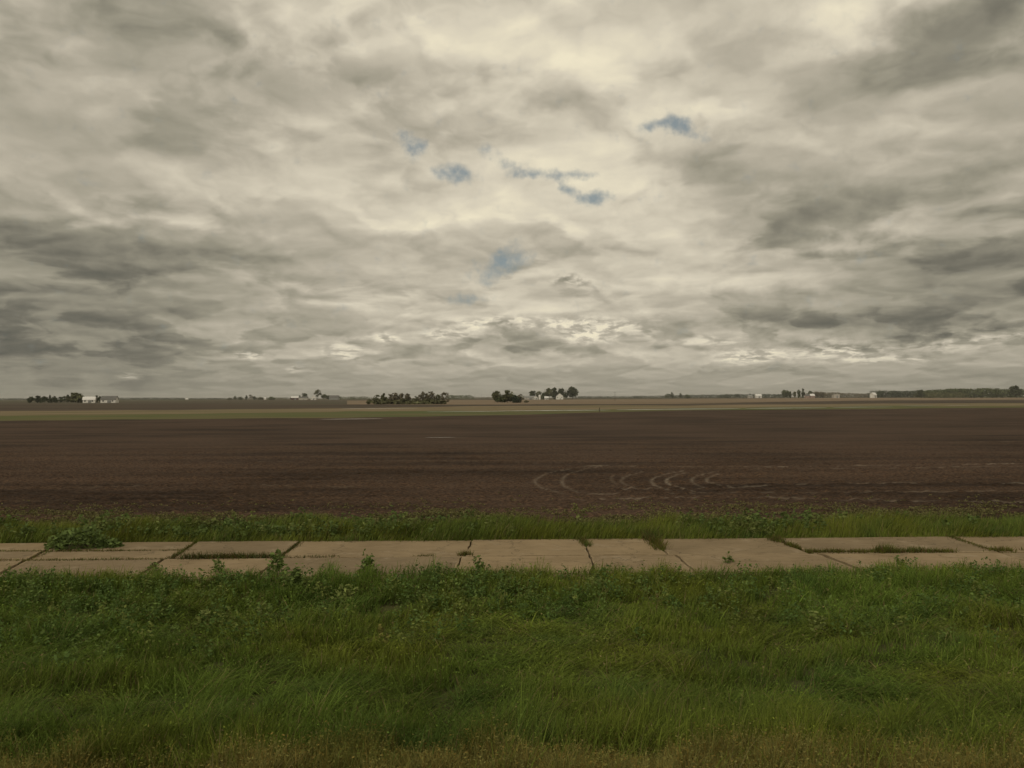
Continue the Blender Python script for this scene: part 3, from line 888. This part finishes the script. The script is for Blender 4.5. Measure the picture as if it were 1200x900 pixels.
COLS = {'dark': (.066, .078, .038), 'green': (.092, .110, .046), 'olive': (.115, .118, .056), 'brown': (.165, .145, .095), 'pale': (.12, .12, .06), 'blue': (.058, .074, .042)}
KIND_WORD = {'round': 'tree', 'wide': 'tree', 'tall': 'tree', 'thin': 'tree', 'bush': 'bush', 'conifer': 'conifer'}
_sd = [500]
def crown_arrays(w, h, kind, colr, n, off=(0, 0, 0), ls=None):
    _sd[0] += 1
    p = crown_pts(n, w, h, kind, _sd[0])
    cc = np.array(COLS[colr])*(1+rng.normal(0, .25, n))[:, None].clip(.5, 1.7)
    ls = ls or max(w, h)*.10
    return flecks(p[:, 0]+off[0], p[:, 1]+off[1], p[:, 2]+off[2], rng.uniform(.6, 1.4, n)*ls, cc, 1.5, .7)

def tree(px, top, wpx, Y, kind, colr, label, group=None, n=None, clear=.12):
    p = at(px, Y); h = hgt_of(px, top, Y); w = wid_of(wpx, Y)*(1.25 if kind != 'thin' else 1.5)
    nm = {'bush': 'bush', 'conifer': 'conifer_tree'}.get(kind, 'tree')
    root = empty(nm, p, rng.uniform(0, 6.28)); tag(root, label, KIND_WORD[kind], group)
    if kind == 'bush': clear = 0.0
    z0 = h*clear
    n = n or {'thin': 520, 'round': 620, 'wide': 800, 'tall': 560, 'bush': 420, 'conifer': 420}[kind]
    f = crown_arrays(w, h-z0, kind, colr, n, (0, 0, z0), .065*max(w, h) if kind == 'thin' else None)
    np_mesh('crown', f[0], f[1], None, crown_m, f[3], root)
    tr = max(.14, h*.020)
    parts = [tube((0, 0, -.3), (0, 0, h*(.55 if kind != 'conifer' else .9)), tr, tr*.45)]
    if kind not in ('conifer', 'bush'):
        for i in range(6 if kind != 'thin' else 12):
            a = i*2.4; zz = h*(.22+.045*i*(.6 if kind == 'thin' else 1))
            parts.append(tube((0, 0, zz), (math.cos(a)*w*.34, math.sin(a)*w*.34, zz+h*.28), tr*.5, tr*.12, 4))
    v, q, t, c = joinm(parts)
    np_mesh('trunk', v, q, None, bark_m, None, root, smooth=True)
    return root

def wood(px0, px1, top, Y, colr, label, depth=60, amp=.8, kind='round', n=70, tops=None):
    """a far-off wood that reads as one mass"""
    parts = []; px = px0; i = 0
    while px < px1:
        step = rng.uniform(.7, 1.3)*max(1.2, 9*FPX/Y)
        tp = (np.interp(px, *tops) if tops else top)
        hh = max(2.5, hgt_of(px, tp + rng.normal(0, .20)*amp, Y))
        for rrow in range(2):
            p = at(px+rng.normal(0, .6), Y + rrow*depth*rng.uniform(.4, 1))
            f = crown_arrays(wid_of(step*3.3, Y), hh*(1 if rrow == 0 else .96), 'wood', colr, int(n*1.4), (p.x, p.y, -.06), max(hh*.12, 1.0))
            parts.append(f)
        px += step
    v, q, t, c = joinm(parts)
    tag(np_mesh('far_wood', v, q, None, crown_m, c), label, None, kind='stuff')

wood(-160, 32, 466.5, 3000, 'blue', 'thin far line of woodland on the left horizon')
wood(139, 214, 465.9, 2900, 'blue', 'low far woodland right of the left farm')
wood(214, 262, 466.4, 3300, 'blue', 'faint low tree line on the horizon, left of the small far farm')
wood(300, 338, 465.7, 3000, 'olive', 'low scrub line between two far farms')
wood(396, 436, 464.6, 2300, 'green', 'low tree belt left of the bare-branched row')
wood(527, 553, 462.9, 2200, 'green', 'short dark flat-topped wood right of the bare-branched row', amp=.4)
wood(553, 578, 465.2, 3200, 'brown', 'faint scrub on the horizon behind the thin poles')
wood(604, 640, 463.6, 2100, 'olive', 'low trees behind the long pale farm building')
wood(675, 748, 464.1, 2900, 'blue', 'faint woodland right of the central farm')
wood(744, 852, 463.0, 2900, 'blue', 'long low horizon woodland right of centre', tops=([744, 775, 812, 833, 852], [463.6, 463.4, 462.4, 462.4, 462.6]))
wood(848, 918, 461.6, 2700, 'blue', 'dark horizon woodland behind the long white shed')
wood(948, 1032, 460.2, 2600, 'brown', 'brownish wood behind the right farm', tops=([948, 965, 990, 1010, 1032], [459.6, 459.2, 460.2, 460.9, 460.6]))
wood(1026, 1090, 457.6, 2300, 'blue', 'dark green wood right of the white-roofed building')
wood(1086, 1300, 455.6, 2000, 'green', 'tall green wood closing the right end of the horizon', n=90, tops=([1086, 1104, 1130, 1160, 1180, 1200, 1300], [457.2, 455.8, 455.2, 454.8, 456, 455.4, 456]))
wood(1078, 1128, 459.6, 1900, 'olive', 'paler low wood in front of the tall right wood', amp=.6)

G1_ = 'trees of the windbreak at the left farm'
for px, top, w, kd, cc, lb in (
 (36, 464.6, 8, 'round', 'dark', 'dark round tree at the left end of the left windbreak'),
 (44, 463.3, 9, 'round', 'dark', 'second tree from the left end of the left windbreak, slightly taller and darker'),
 (52, 464.2, 8, 'round', 'dark', 'low dark tree just left of the pointed one in the left windbreak'),
 (58.5, 463.0, 7, 'conifer', 'dark', 'pointed dark conifer in the middle of the left windbreak'),
 (64, 463.6, 7, 'round', 'dark', 'dark tree just right of the pointed conifer in the left windbreak'),
 (70, 464.6, 7, 'thin', 'dark', 'thin see-through tree in the gap of the left windbreak'),
 (75, 464.0, 6, 'thin', 'green', 'greener thin tree left of the big domed tree at the left farm'),
 (79.5, 462.0, 4, 'tall', 'dark', 'narrow tall tree hard against the big domed tree at the left farm'),
 (89, 460.2, 18, 'wide', 'olive', 'big domed olive tree, largest at the left farm, left of the white shed'),
 (95, 463.6, 8, 'round', 'dark', 'dark tree touching the left wall of the white shed'),
 (113.2, 463.4, 5.6, 'tall', 'dark', 'dark tree right of the white shed, left one of the pair'),
 (117.2, 463.9, 5.2, 'tall', 'dark', 'dark tree left of the grey-roofed barn, right one of the pair')):
    tree(px, top, w, 900, kd, cc, lb, G1_, clear=.02)

G2_ = 'trees of the small far farm left of centre'
for px, top, w, kd, cc, lb in (
 (269, 465.9, 6, 'bush', 'olive', 'low far bush, leftmost at the small far farm'),
 (275.5, 463.9, 5, 'round', 'green', 'small round tree left of the gap at the small far farm'),
 (282, 465.0, 6, 'round', 'green', 'low round tree left of the thin spire tree'),
 (288.6, 462.9, 2.6, 'tall', 'dark', 'thin spire-like tree at the small far farm'),
 (294, 462.0, 5, 'thin', 'brown', 'see-through brown tree, tallest at the small far farm'),
 (298.6, 464.2, 5, 'round', 'dark', 'dark round tree right of the see-through brown tree'),
 (305, 465.4, 8, 'bush', 'olive', 'low bush left of the tiny white shed on the horizon'),
 (318, 465.0, 9, 'bush', 'green', 'low bush right of the tiny white shed on the horizon')):
    tree(px, top, w, 2500, kd, cc, lb, G2_, n=300, clear=.03)
G3_ = 'trees of the farm left of the bare-branched row'
for px, top, w, kd, cc, lb in (
 (341.6, 464.0, 3.4, 'tall', 'dark', 'small dark tree at the left end of the dark red barn'),
 (351.2, 463.2, 4.4, 'round', 'dark', 'low dark tree between the dark red barn and the round tree'),
 (357.4, 460.8, 7.4, 'round', 'dark', 'round dark tree behind the pale low farmhouse'),
 (372.4, 456.2, 7.6, 'tall', 'olive', 'tallest tree left of centre, oval crown on a visible trunk'),
 (380.5, 462.0, 8, 'round', 'green', 'round green tree left of the long grey barn'),
 (385.0, 463.2, 5, 'round', 'green', 'low tree touching the left end of the long grey barn')):
    tree(px, top, w, 2100, kd, cc, lb, G3_, n=420, clear=.30 if top < 457 else .05)
G4_ = 'half-bare trees of the row left of centre'
for px, top, w, kd, cc, lb in (
 (433, 467.6, 8, 'bush', 'olive', 'low scrubby bush at the left end of the bare-branched row'),
 (441, 462.0, 8, 'thin', 'olive', 'first tree of the bare-branched row from the left, ragged and low'),
 (450, 460.2, 7, 'round', 'olive', 'pointed denser tree near the left end of the bare-branched row'),
 (458, 461.6, 8, 'thin', 'brown', 'thin tree just right of the pointed denser one'),
 (463, 459.4, 11, 'thin', 'brown', 'broad pale-branched tree left of the dense clump of the row'),
 (470.5, 460.4, 8, 'round', 'brown', 'dense brown tree, left one of the clump in the middle of the row'),
 (477.5, 460.6, 9, 'round', 'brown', 'dense brown tree, right one of the clump in the middle of the row'),
 (487, 463.4, 7, 'thin', 'olive', 'low thin tree in the dip of the bare-branched row'),
 (495, 458.6, 9, 'thin', 'brown', 'spiky tree right of the dip in the bare-branched row'),
 (500, 460.5, 8, 'round', 'brown', 'squat dense tree between the two tall spiky ones'),
 (506, 458.2, 9, 'thin', 'brown', 'tallest spiky tree of the bare-branched row'),
 (513, 461.4, 8, 'thin', 'olive', 'thin tree second from the right end of the row'),
 (520.5, 459.2, 9, 'thin', 'brown', 'last tree at the right end of the bare-branched row')):
    tree(px, top, w*1.0, 573, kd, cc, lb, G4_, n=520 if kd == 'thin' else None, clear=.10)
G5_ = 'trees of the clump at the centre'
for px, top, w, kd, cc, lb in (
 (582.5, 457.6, 11, 'round', 'olive', 'left rounded tree of the green clump at the centre'),
 (594.5, 456.4, 14, 'wide', 'olive', 'right and taller tree of the green clump at the centre'),
 (603, 463.0, 16, 'bush', 'blue', 'low blue-green shrub mass at the foot of the clump'),
 (609.5, 461.4, 7, 'thin', 'brown', 'thin brown tree at the right edge of the clump'),
 (588, 464.0, 16, 'bush', 'green', 'low green shrubs under the two trees of the clump')):
    tree(px, top, w, 680, kd, cc, lb, G5_, clear=.04)
for px, w, lb in ((447, 22, 'low brush along the foot of the left third of the bare-branched row'),
                  (473, 26, 'low brush along the foot of the dense middle of the bare-branched row'),
                  (503, 30, 'low brush along the foot of the right third of the bare-branched row')):
    tree(px, 468.6, w, 570, 'bush', 'pale', lb, 'low brush under the bare-branched row', n=420)
tree(616.5, 468.6, 5, 700, 'bush', 'pale', 'pale low bush right of the clump and in front of the long farm building', G5_)
G6_ = 'trees of the central farm'
for px, top, w, kd, cc, lb, dY in (
 (623.8, 457.6, 8, 'round', 'dark', 'dark tree rising behind the long pale farm building', 60),
 (631.6, 458.2, 7, 'round', 'olive', 'tree rising behind the white silo', 60),
 (636.8, 459.8, 5, 'tall', 'green', 'narrow tree right of the white silo', 10),
 (643, 454.0, 8, 'tall', 'olive', 'tall oval tree left of the white gabled house', 10),
 (650.4, 453.6, 9, 'wide', 'dark', 'tall dark tree directly behind the left end of the white gabled house', 50),
 (657.6, 455.0, 7, 'round', 'dark', 'dark tree behind the right end of the white gabled house', 60),
 (662.8, 460.6, 5, 'round', 'dark', 'small dark tree between the white gabled house and the big lone tree', 5),
 (670.8, 452.8, 12.5, 'wide', 'dark', 'big spreading tree, tallest at the central farm, at its right end', 0)):
    tree(px, top, w, 1700+dY, kd, cc, lb, G6_, clear=.06)
G7_ = 'small trees standing over the horizon right of centre'
for px, top, w, kd, cc, lb in (
 (781.6, 461.0, 4, 'tall', 'green', 'small tree left of the umbrella-shaped far tree'),
 (787.6, 459.8, 6.4, 'round', 'dark', 'umbrella-shaped far tree right of centre, taller of the pair'),
 (797.6, 460.6, 4.4, 'round', 'dark', 'small round far tree right of the umbrella-shaped one'),
 (805, 462.0, 7, 'bush', 'green', 'low far bush right of the small round far tree')):
    tree(px, top, w, 2500, kd, cc, lb, G7_, n=320, clear=.10)
G8_ = 'trees of the right farm'
for px, top, w, kd, cc, lb in (
 (918.6, 456.4, 7, 'round', 'green', 'left half of the large round double crown at the right farm'),
 (923.4, 457.4, 6, 'round', 'green', 'right half of the large round double crown at the right farm'),
 (926.4, 458.4, 3, 'tall', 'green', 'narrow tree touching the large double crown'),
 (931, 458.8, 4.4, 'round', 'olive', 'small tree right of the double crown'),
 (936.4, 456.4, 4.4, 'tall', 'green', 'tall tree left of the tallest one at the right farm'),
 (941.3, 455.6, 3.6, 'tall', 'dark', 'tallest slim tree at the right farm'),
 (949, 457.4, 4.6, 'round', 'green', 'round tree over the small pinkish houses'),
 (957.4, 458.6, 7, 'round', 'brown', 'brownish tree right of the small pinkish houses'),
 (964.4, 459.6, 7, 'round', 'brown', 'low brown tree left of the pale flat-roofed store')):
    tree(px, top, w, 2200, kd, cc, lb, G8_, n=420, clear=.04)
tree(1191, 451.4, 11.5, 1800, 'wide', 'dark', 'big dark tree rising above the wood at the right end', None, n=900, clear=.03)
tree(1167, 454.6, 8, 1850, 'round', 'green', 'rounded tree crown bulging above the right wood', None, clear=.03)
tree(1080, 456.6, 9, 1850, 'round', 'dark', 'dark tree where the lower and the taller right woods meet', None, clear=.03)

# ------------------------------------------------------------ farm buildings
white_m = noisy('white_siding', (.80, .77, .70), (.70, .67, .60), .4, (1, 1, 3))
pale_m = noisy('pale_siding', (.50, .46, .40), (.42, .39, .33), .4)
grey_m = noisy('grey_metal', (.27, .27, .25), (.21, .21, .20), .3, rough=.5)
red_m = noisy('red_boards', (.10, .035, .028), (.07, .028, .022), .5)
pink_m = noisy('pinkish_siding', (.36, .25, .20), (.30, .21, .17), .5)
rgrey_m = noisy('grey_shingles', (.17, .165, .15), (.12, .118, .11), .6)
rwhite_m = noisy('pale_metal_roof', (.82, .80, .76), (.74, .72, .68), .3, rough=.4, spec=.4)
dark_o = noisy('dark_opening', (.025, .025, .024), (.035, .034, .03), 1, rough=.4)

def prism(name, prof, length, mat, parent, y0=None):
    """profile in x-z swept along y, centred"""
    n = len(prof); y0 = -length/2 if y0 is None else y0
    b = bmesh.new()
    A = [b.verts.new((x, y0, z)) for x, z in prof]; B = [b.verts.new((x, y0+length, z)) for x, z in prof]
    b.faces.new(A); b.faces.new(B[::-1])
    for i in range(n): b.faces.new((A[(i+1) % n], A[i], B[i], B[(i+1) % n]))
    bmesh.ops.recalc_face_normals(b, faces=b.faces)
    me = bpy.data.meshes.new(name); b.to_mesh(me); b.free(); me.materials.append(mat)
    return link(bpy.data.objects.new(name, me), parent)

def boxp(name, c, s, mat, parent):
    x, y, z = c; a, b_, d = s
    o = prism(name, [(-a/2, -d/2), (a/2, -d/2), (a/2, d/2), (-a/2, d/2)], b_, mat, parent)
    o.location = c
    return o

def building(name, px, Y, wpx, top, ridge_dir, wall_m_, roof_m_, label, cat, wall_frac=.55, depth=10, style='gable', rz=0, door=True, wins=2, group=None):
    """ridge_dir 'x': ridge runs across the view; 'y': the gable faces the viewer"""
    p = at(px, Y); w = wid_of(wpx, Y); h = hgt_of(px, top, Y); hw = h*wall_frac
    root = empty(name, p, rz); tag(root, label, cat, group)
    if ridge_dir == 'y': span, ln, ang_ = w, depth, 0
    else: span, ln, ang_ = depth, w, math.pi/2
    s2 = span/2; wl = [(-s2, 0), (s2, 0), (s2, hw)]
    if style == 'gable': cap = [(0, h)]
    elif style == 'gambrel': cap = [(s2*.72, hw+(h-hw)*.66), (0, h), (-s2*.72, hw+(h-hw)*.66)]
    elif style == 'shed': cap = []
    wall = prism('wall', wl+cap+[(-s2, h if style == 'shed' else hw)], ln, wall_m_, root); wall.rotation_euler.z = ang_
    t = .22; o_ = .5; e = (h-hw)*(o_/s2)
    if style == 'gable':
        rp = [(-s2-o_, hw-e), (0, h), (s2+o_, hw-e), (s2+o_, hw-e+t), (0, h+t), (-s2-o_, hw-e+t)]
    elif style == 'gambrel':
        a, bz = s2*.72, hw+(h-hw)*.66
        rp = [(-s2-.3, hw-.4), (-a, bz), (0, h), (a, bz), (s2+.3, hw-.4), (s2+.3, hw-.4+t), (a+.05, bz+t), (0, h+t), (-a-.05, bz+t), (-s2-.3, hw-.4+t)]
    else:
        rp = [(-s2-.4, h), (s2+.4, hw), (s2+.4, hw+t), (-s2-.4, h+t)]
    rf = prism('roof', rp, ln+1.0, roof_m_, root); rf.rotation_euler.z = ang_; rf.location.z = .012
    fy_ = -(depth/2)
    if door:
        dw, dh = (w*.26, hw*.75) if cat in ('barn', 'shed', 'store') else (1.2, 2.2)
        boxp('door', (w*.08, fy_-.06, dh/2), (dw, .12, dh), dark_o if cat == 'house' else grey_m, root)
    for i in range(wins):
        xx = -w*.32 + i*w*.62/max(1, wins-1) if wins > 1 else -w*.25
        if abs(xx-w*.08) < w*.14 and door: continue
        fr = boxp('window', (xx, fy_-.05, hw*.58), (1.5, .10, 1.5), white_m if wall_m_ is not white_m else grey_m, root)
        boxp('pane', (0, -.06, 0), (1.2, .04, 1.2), dark_o, fr)
    return root

building('shed', 105, 890, 12.6, 465.0, 'x', white_m, rwhite_m, 'white gambrel shed beside the big domed tree at the left farm', 'shed', .55, 12, 'gambrel', .35)
building('barn', 128.5, 900, 16, 464.2, 'x', white_m, rgrey_m, 'white barn with a large grey roof, rightmost building of the left farm', 'barn', .50, 16, 'gable', .25)
building('shed', 310.6, 2500, 2.6, 466.0, 'x', white_m, rwhite_m, 'tiny white shed between two low bushes on the horizon', 'shed', .7, 6, 'gable', 0, False, 0)
building('shed', 219, 3000, 3.0, 466.5, 'x', white_m, rwhite_m, 'tiny pale shed far on the left horizon', 'shed', .7, 6, 'gable', 0, False, 0)
building('barn', 345.6, 2090, 8.6, 464.6, 'x', red_m, rwhite_m, 'dark red barn with a white roof at the farm left of the bare row', 'barn', .62, 14, 'gable', .2)
building('house', 355.6, 2050, 10.4, 464.8, 'x', pale_m, rgrey_m, 'pale low farmhouse in front of the round dark tree', 'house', .62, 9, 'gable', 0, True, 4)
building('shed', 367.8, 2080, 6.0, 463.8, 'y', white_m, rwhite_m, 'white gabled shed left of the tallest tree left of centre', 'shed', .5, 14)
building('barn', 391.8, 2100, 10.8, 463.3, 'x', grey_m, rgrey_m, 'long grey barn at the right end of the farm left of the bare row', 'barn', .5, 14)
building('barn', 620.8, 1700, 12.5, 463.9, 'x', pale_m, grey_m, 'long low pale farm building behind the central clump', 'barn', .55, 14)
building('shed', 627.8, 1690, 4.4, 464.0, 'y', white_m, rwhite_m, 'white shed joining the long low building and the silo', 'shed', .6, 9)
building('shed', 640.4, 1690, 4.6, 464.6, 'x', white_m, rwhite_m, 'small white shed under the tall oval tree', 'shed', .6, 7)
building('house', 655.7, 1680, 8.2, 460.8, 'y', white_m, rgrey_m, 'white gabled house in the middle of the central farm', 'house', .55, 12, 'gable', 0, True, 3)
building('shed', 888.6, 2600, 7.0, 461.8, 'x', white_m, rwhite_m, 'long white shed against the dark woodland right of centre', 'shed', .6, 12)
building('shed', 879, 2600, 5.0, 462.6, 'x', pale_m, grey_m, 'greyish low shed left of the long white shed', 'shed', .6, 12)
building('house', 945.8, 2180, 4.6, 461.8, 'x', pink_m, rgrey_m, 'small pinkish house, left one under the round tree', 'house', .6, 9)
building('house', 951.6, 2180, 5.2, 461.6, 'x', pink_m, rwhite_m, 'small pinkish house with a pale roof, right one of the pair', 'house', .6, 9)
building('store', 979.4, 2180, 7.0, 461.9, 'x', pale_m, grey_m, 'boxy pale store in front of the brownish wood', 'store', .85, 14, 'shed')
building('barn', 1023.4, 2280, 4.8, 460.0, 'x', white_m, rwhite_m, 'white barn with a sloping roof at the left end of the dark green wood', 'barn', .6, 14, 'gable', .4)

# silo
p = at(632.5, 1688); hs = hgt_of(632.5, 463.0, 1688); rs = wid_of(2.7, 1688)/2
rt = empty('silo', p); tag(rt, 'white silo with a domed cap right of the long low building', 'silo')
v, q, t, c = tube((0, 0, 0), (0, 0, hs*.86), rs, rs, 20); np_mesh('wall', v, q, None, white_m, None, rt, smooth=True)
ds = [tube((0, 0, hs*.86+.02+rs*.9*math.sin(a)), (0, 0, hs*.86+.02+rs*.9*math.sin(a+.3925)), rs*1.02*math.cos(a), max(.02, rs*1.02*math.cos(a+.3925)), 20) for a in (0, .3925, .785, 1.1775)]
v, q, t, c = joinm(ds); np_mesh('cap', v, q, None, rwhite_m, None, rt, smooth=True)

# power poles
wood_m = noisy('weathered_pole', (.095, .080, .060), (.065, .055, .042), 2)
def pole(px, Y, h, label):
    rt = empty('utility_pole', at(px, Y)); tag(rt, label, 'pole', 'wooden power poles far out on the plain')
    v, q, t, c = tube((0, 0, -.2), (0, 0, h), .17, .12, 8); np_mesh('post', v, q, None, wood_m, None, rt, smooth=True)
    ca = boxp('crossarm', (0, -.2, h-.7), (2.4, .14, .16), wood_m, rt)
    for xx in (-1.0, -.45, .45, 1.0):
        v, q, t, c = tube((xx, 0, .08), (xx, 0, .30), .06, .05, 6); np_mesh('insulator', v, q, None, grey_m, None, ca)
pole(556.5, 1900, 11.5, 'thin pole right of the short flat-topped wood, left one of two')
pole(564.5, 1900, 11.0, 'thin pole left of the central clump, right one of two')
pole(720.6, 900, 10.5, 'thin pole standing alone right of the central farm')
# field post
rt = empty('marker_post', at(702.4, 246)); tag(rt, 'short dark post at the edge of the water beyond the field', 'post')
v, q, t, c = tube((0, 0, -.1), (0, 0, 1.25), .13, .10, 8); np_mesh('post', v, q, None, wood_m, None, rt)
boxp('cap', (0, 0, 1.29), (.32, .32, .07), wood_m, rt)

# ------------------------------------------------------------ the damp air over the plain
hm_, T = mat_new('damp_air')
vol = T.n('ShaderNodeVolumePrincipled', {'Color': (.92, .90, .84, 1), 'Density': 6.0e-5, 'Anisotropy': 0.0})
T.n('ShaderNodeOutputMaterial', {'Volume': vol.outputs[0]})
b = bmesh.new()
bmesh.ops.create_cube(b, size=1.0)
for v in b.verts: v.co = Vector((v.co.x*25200, v.co.y*25200, -2.0 if v.co.z < 0 else 38.0))
me = bpy.data.meshes.new('haze'); b.to_mesh(me); b.free(); me.materials.append(hm_)
tag(link(bpy.data.objects.new('haze', me)), 'thin pale haze over the whole plain', None, kind='stuff')
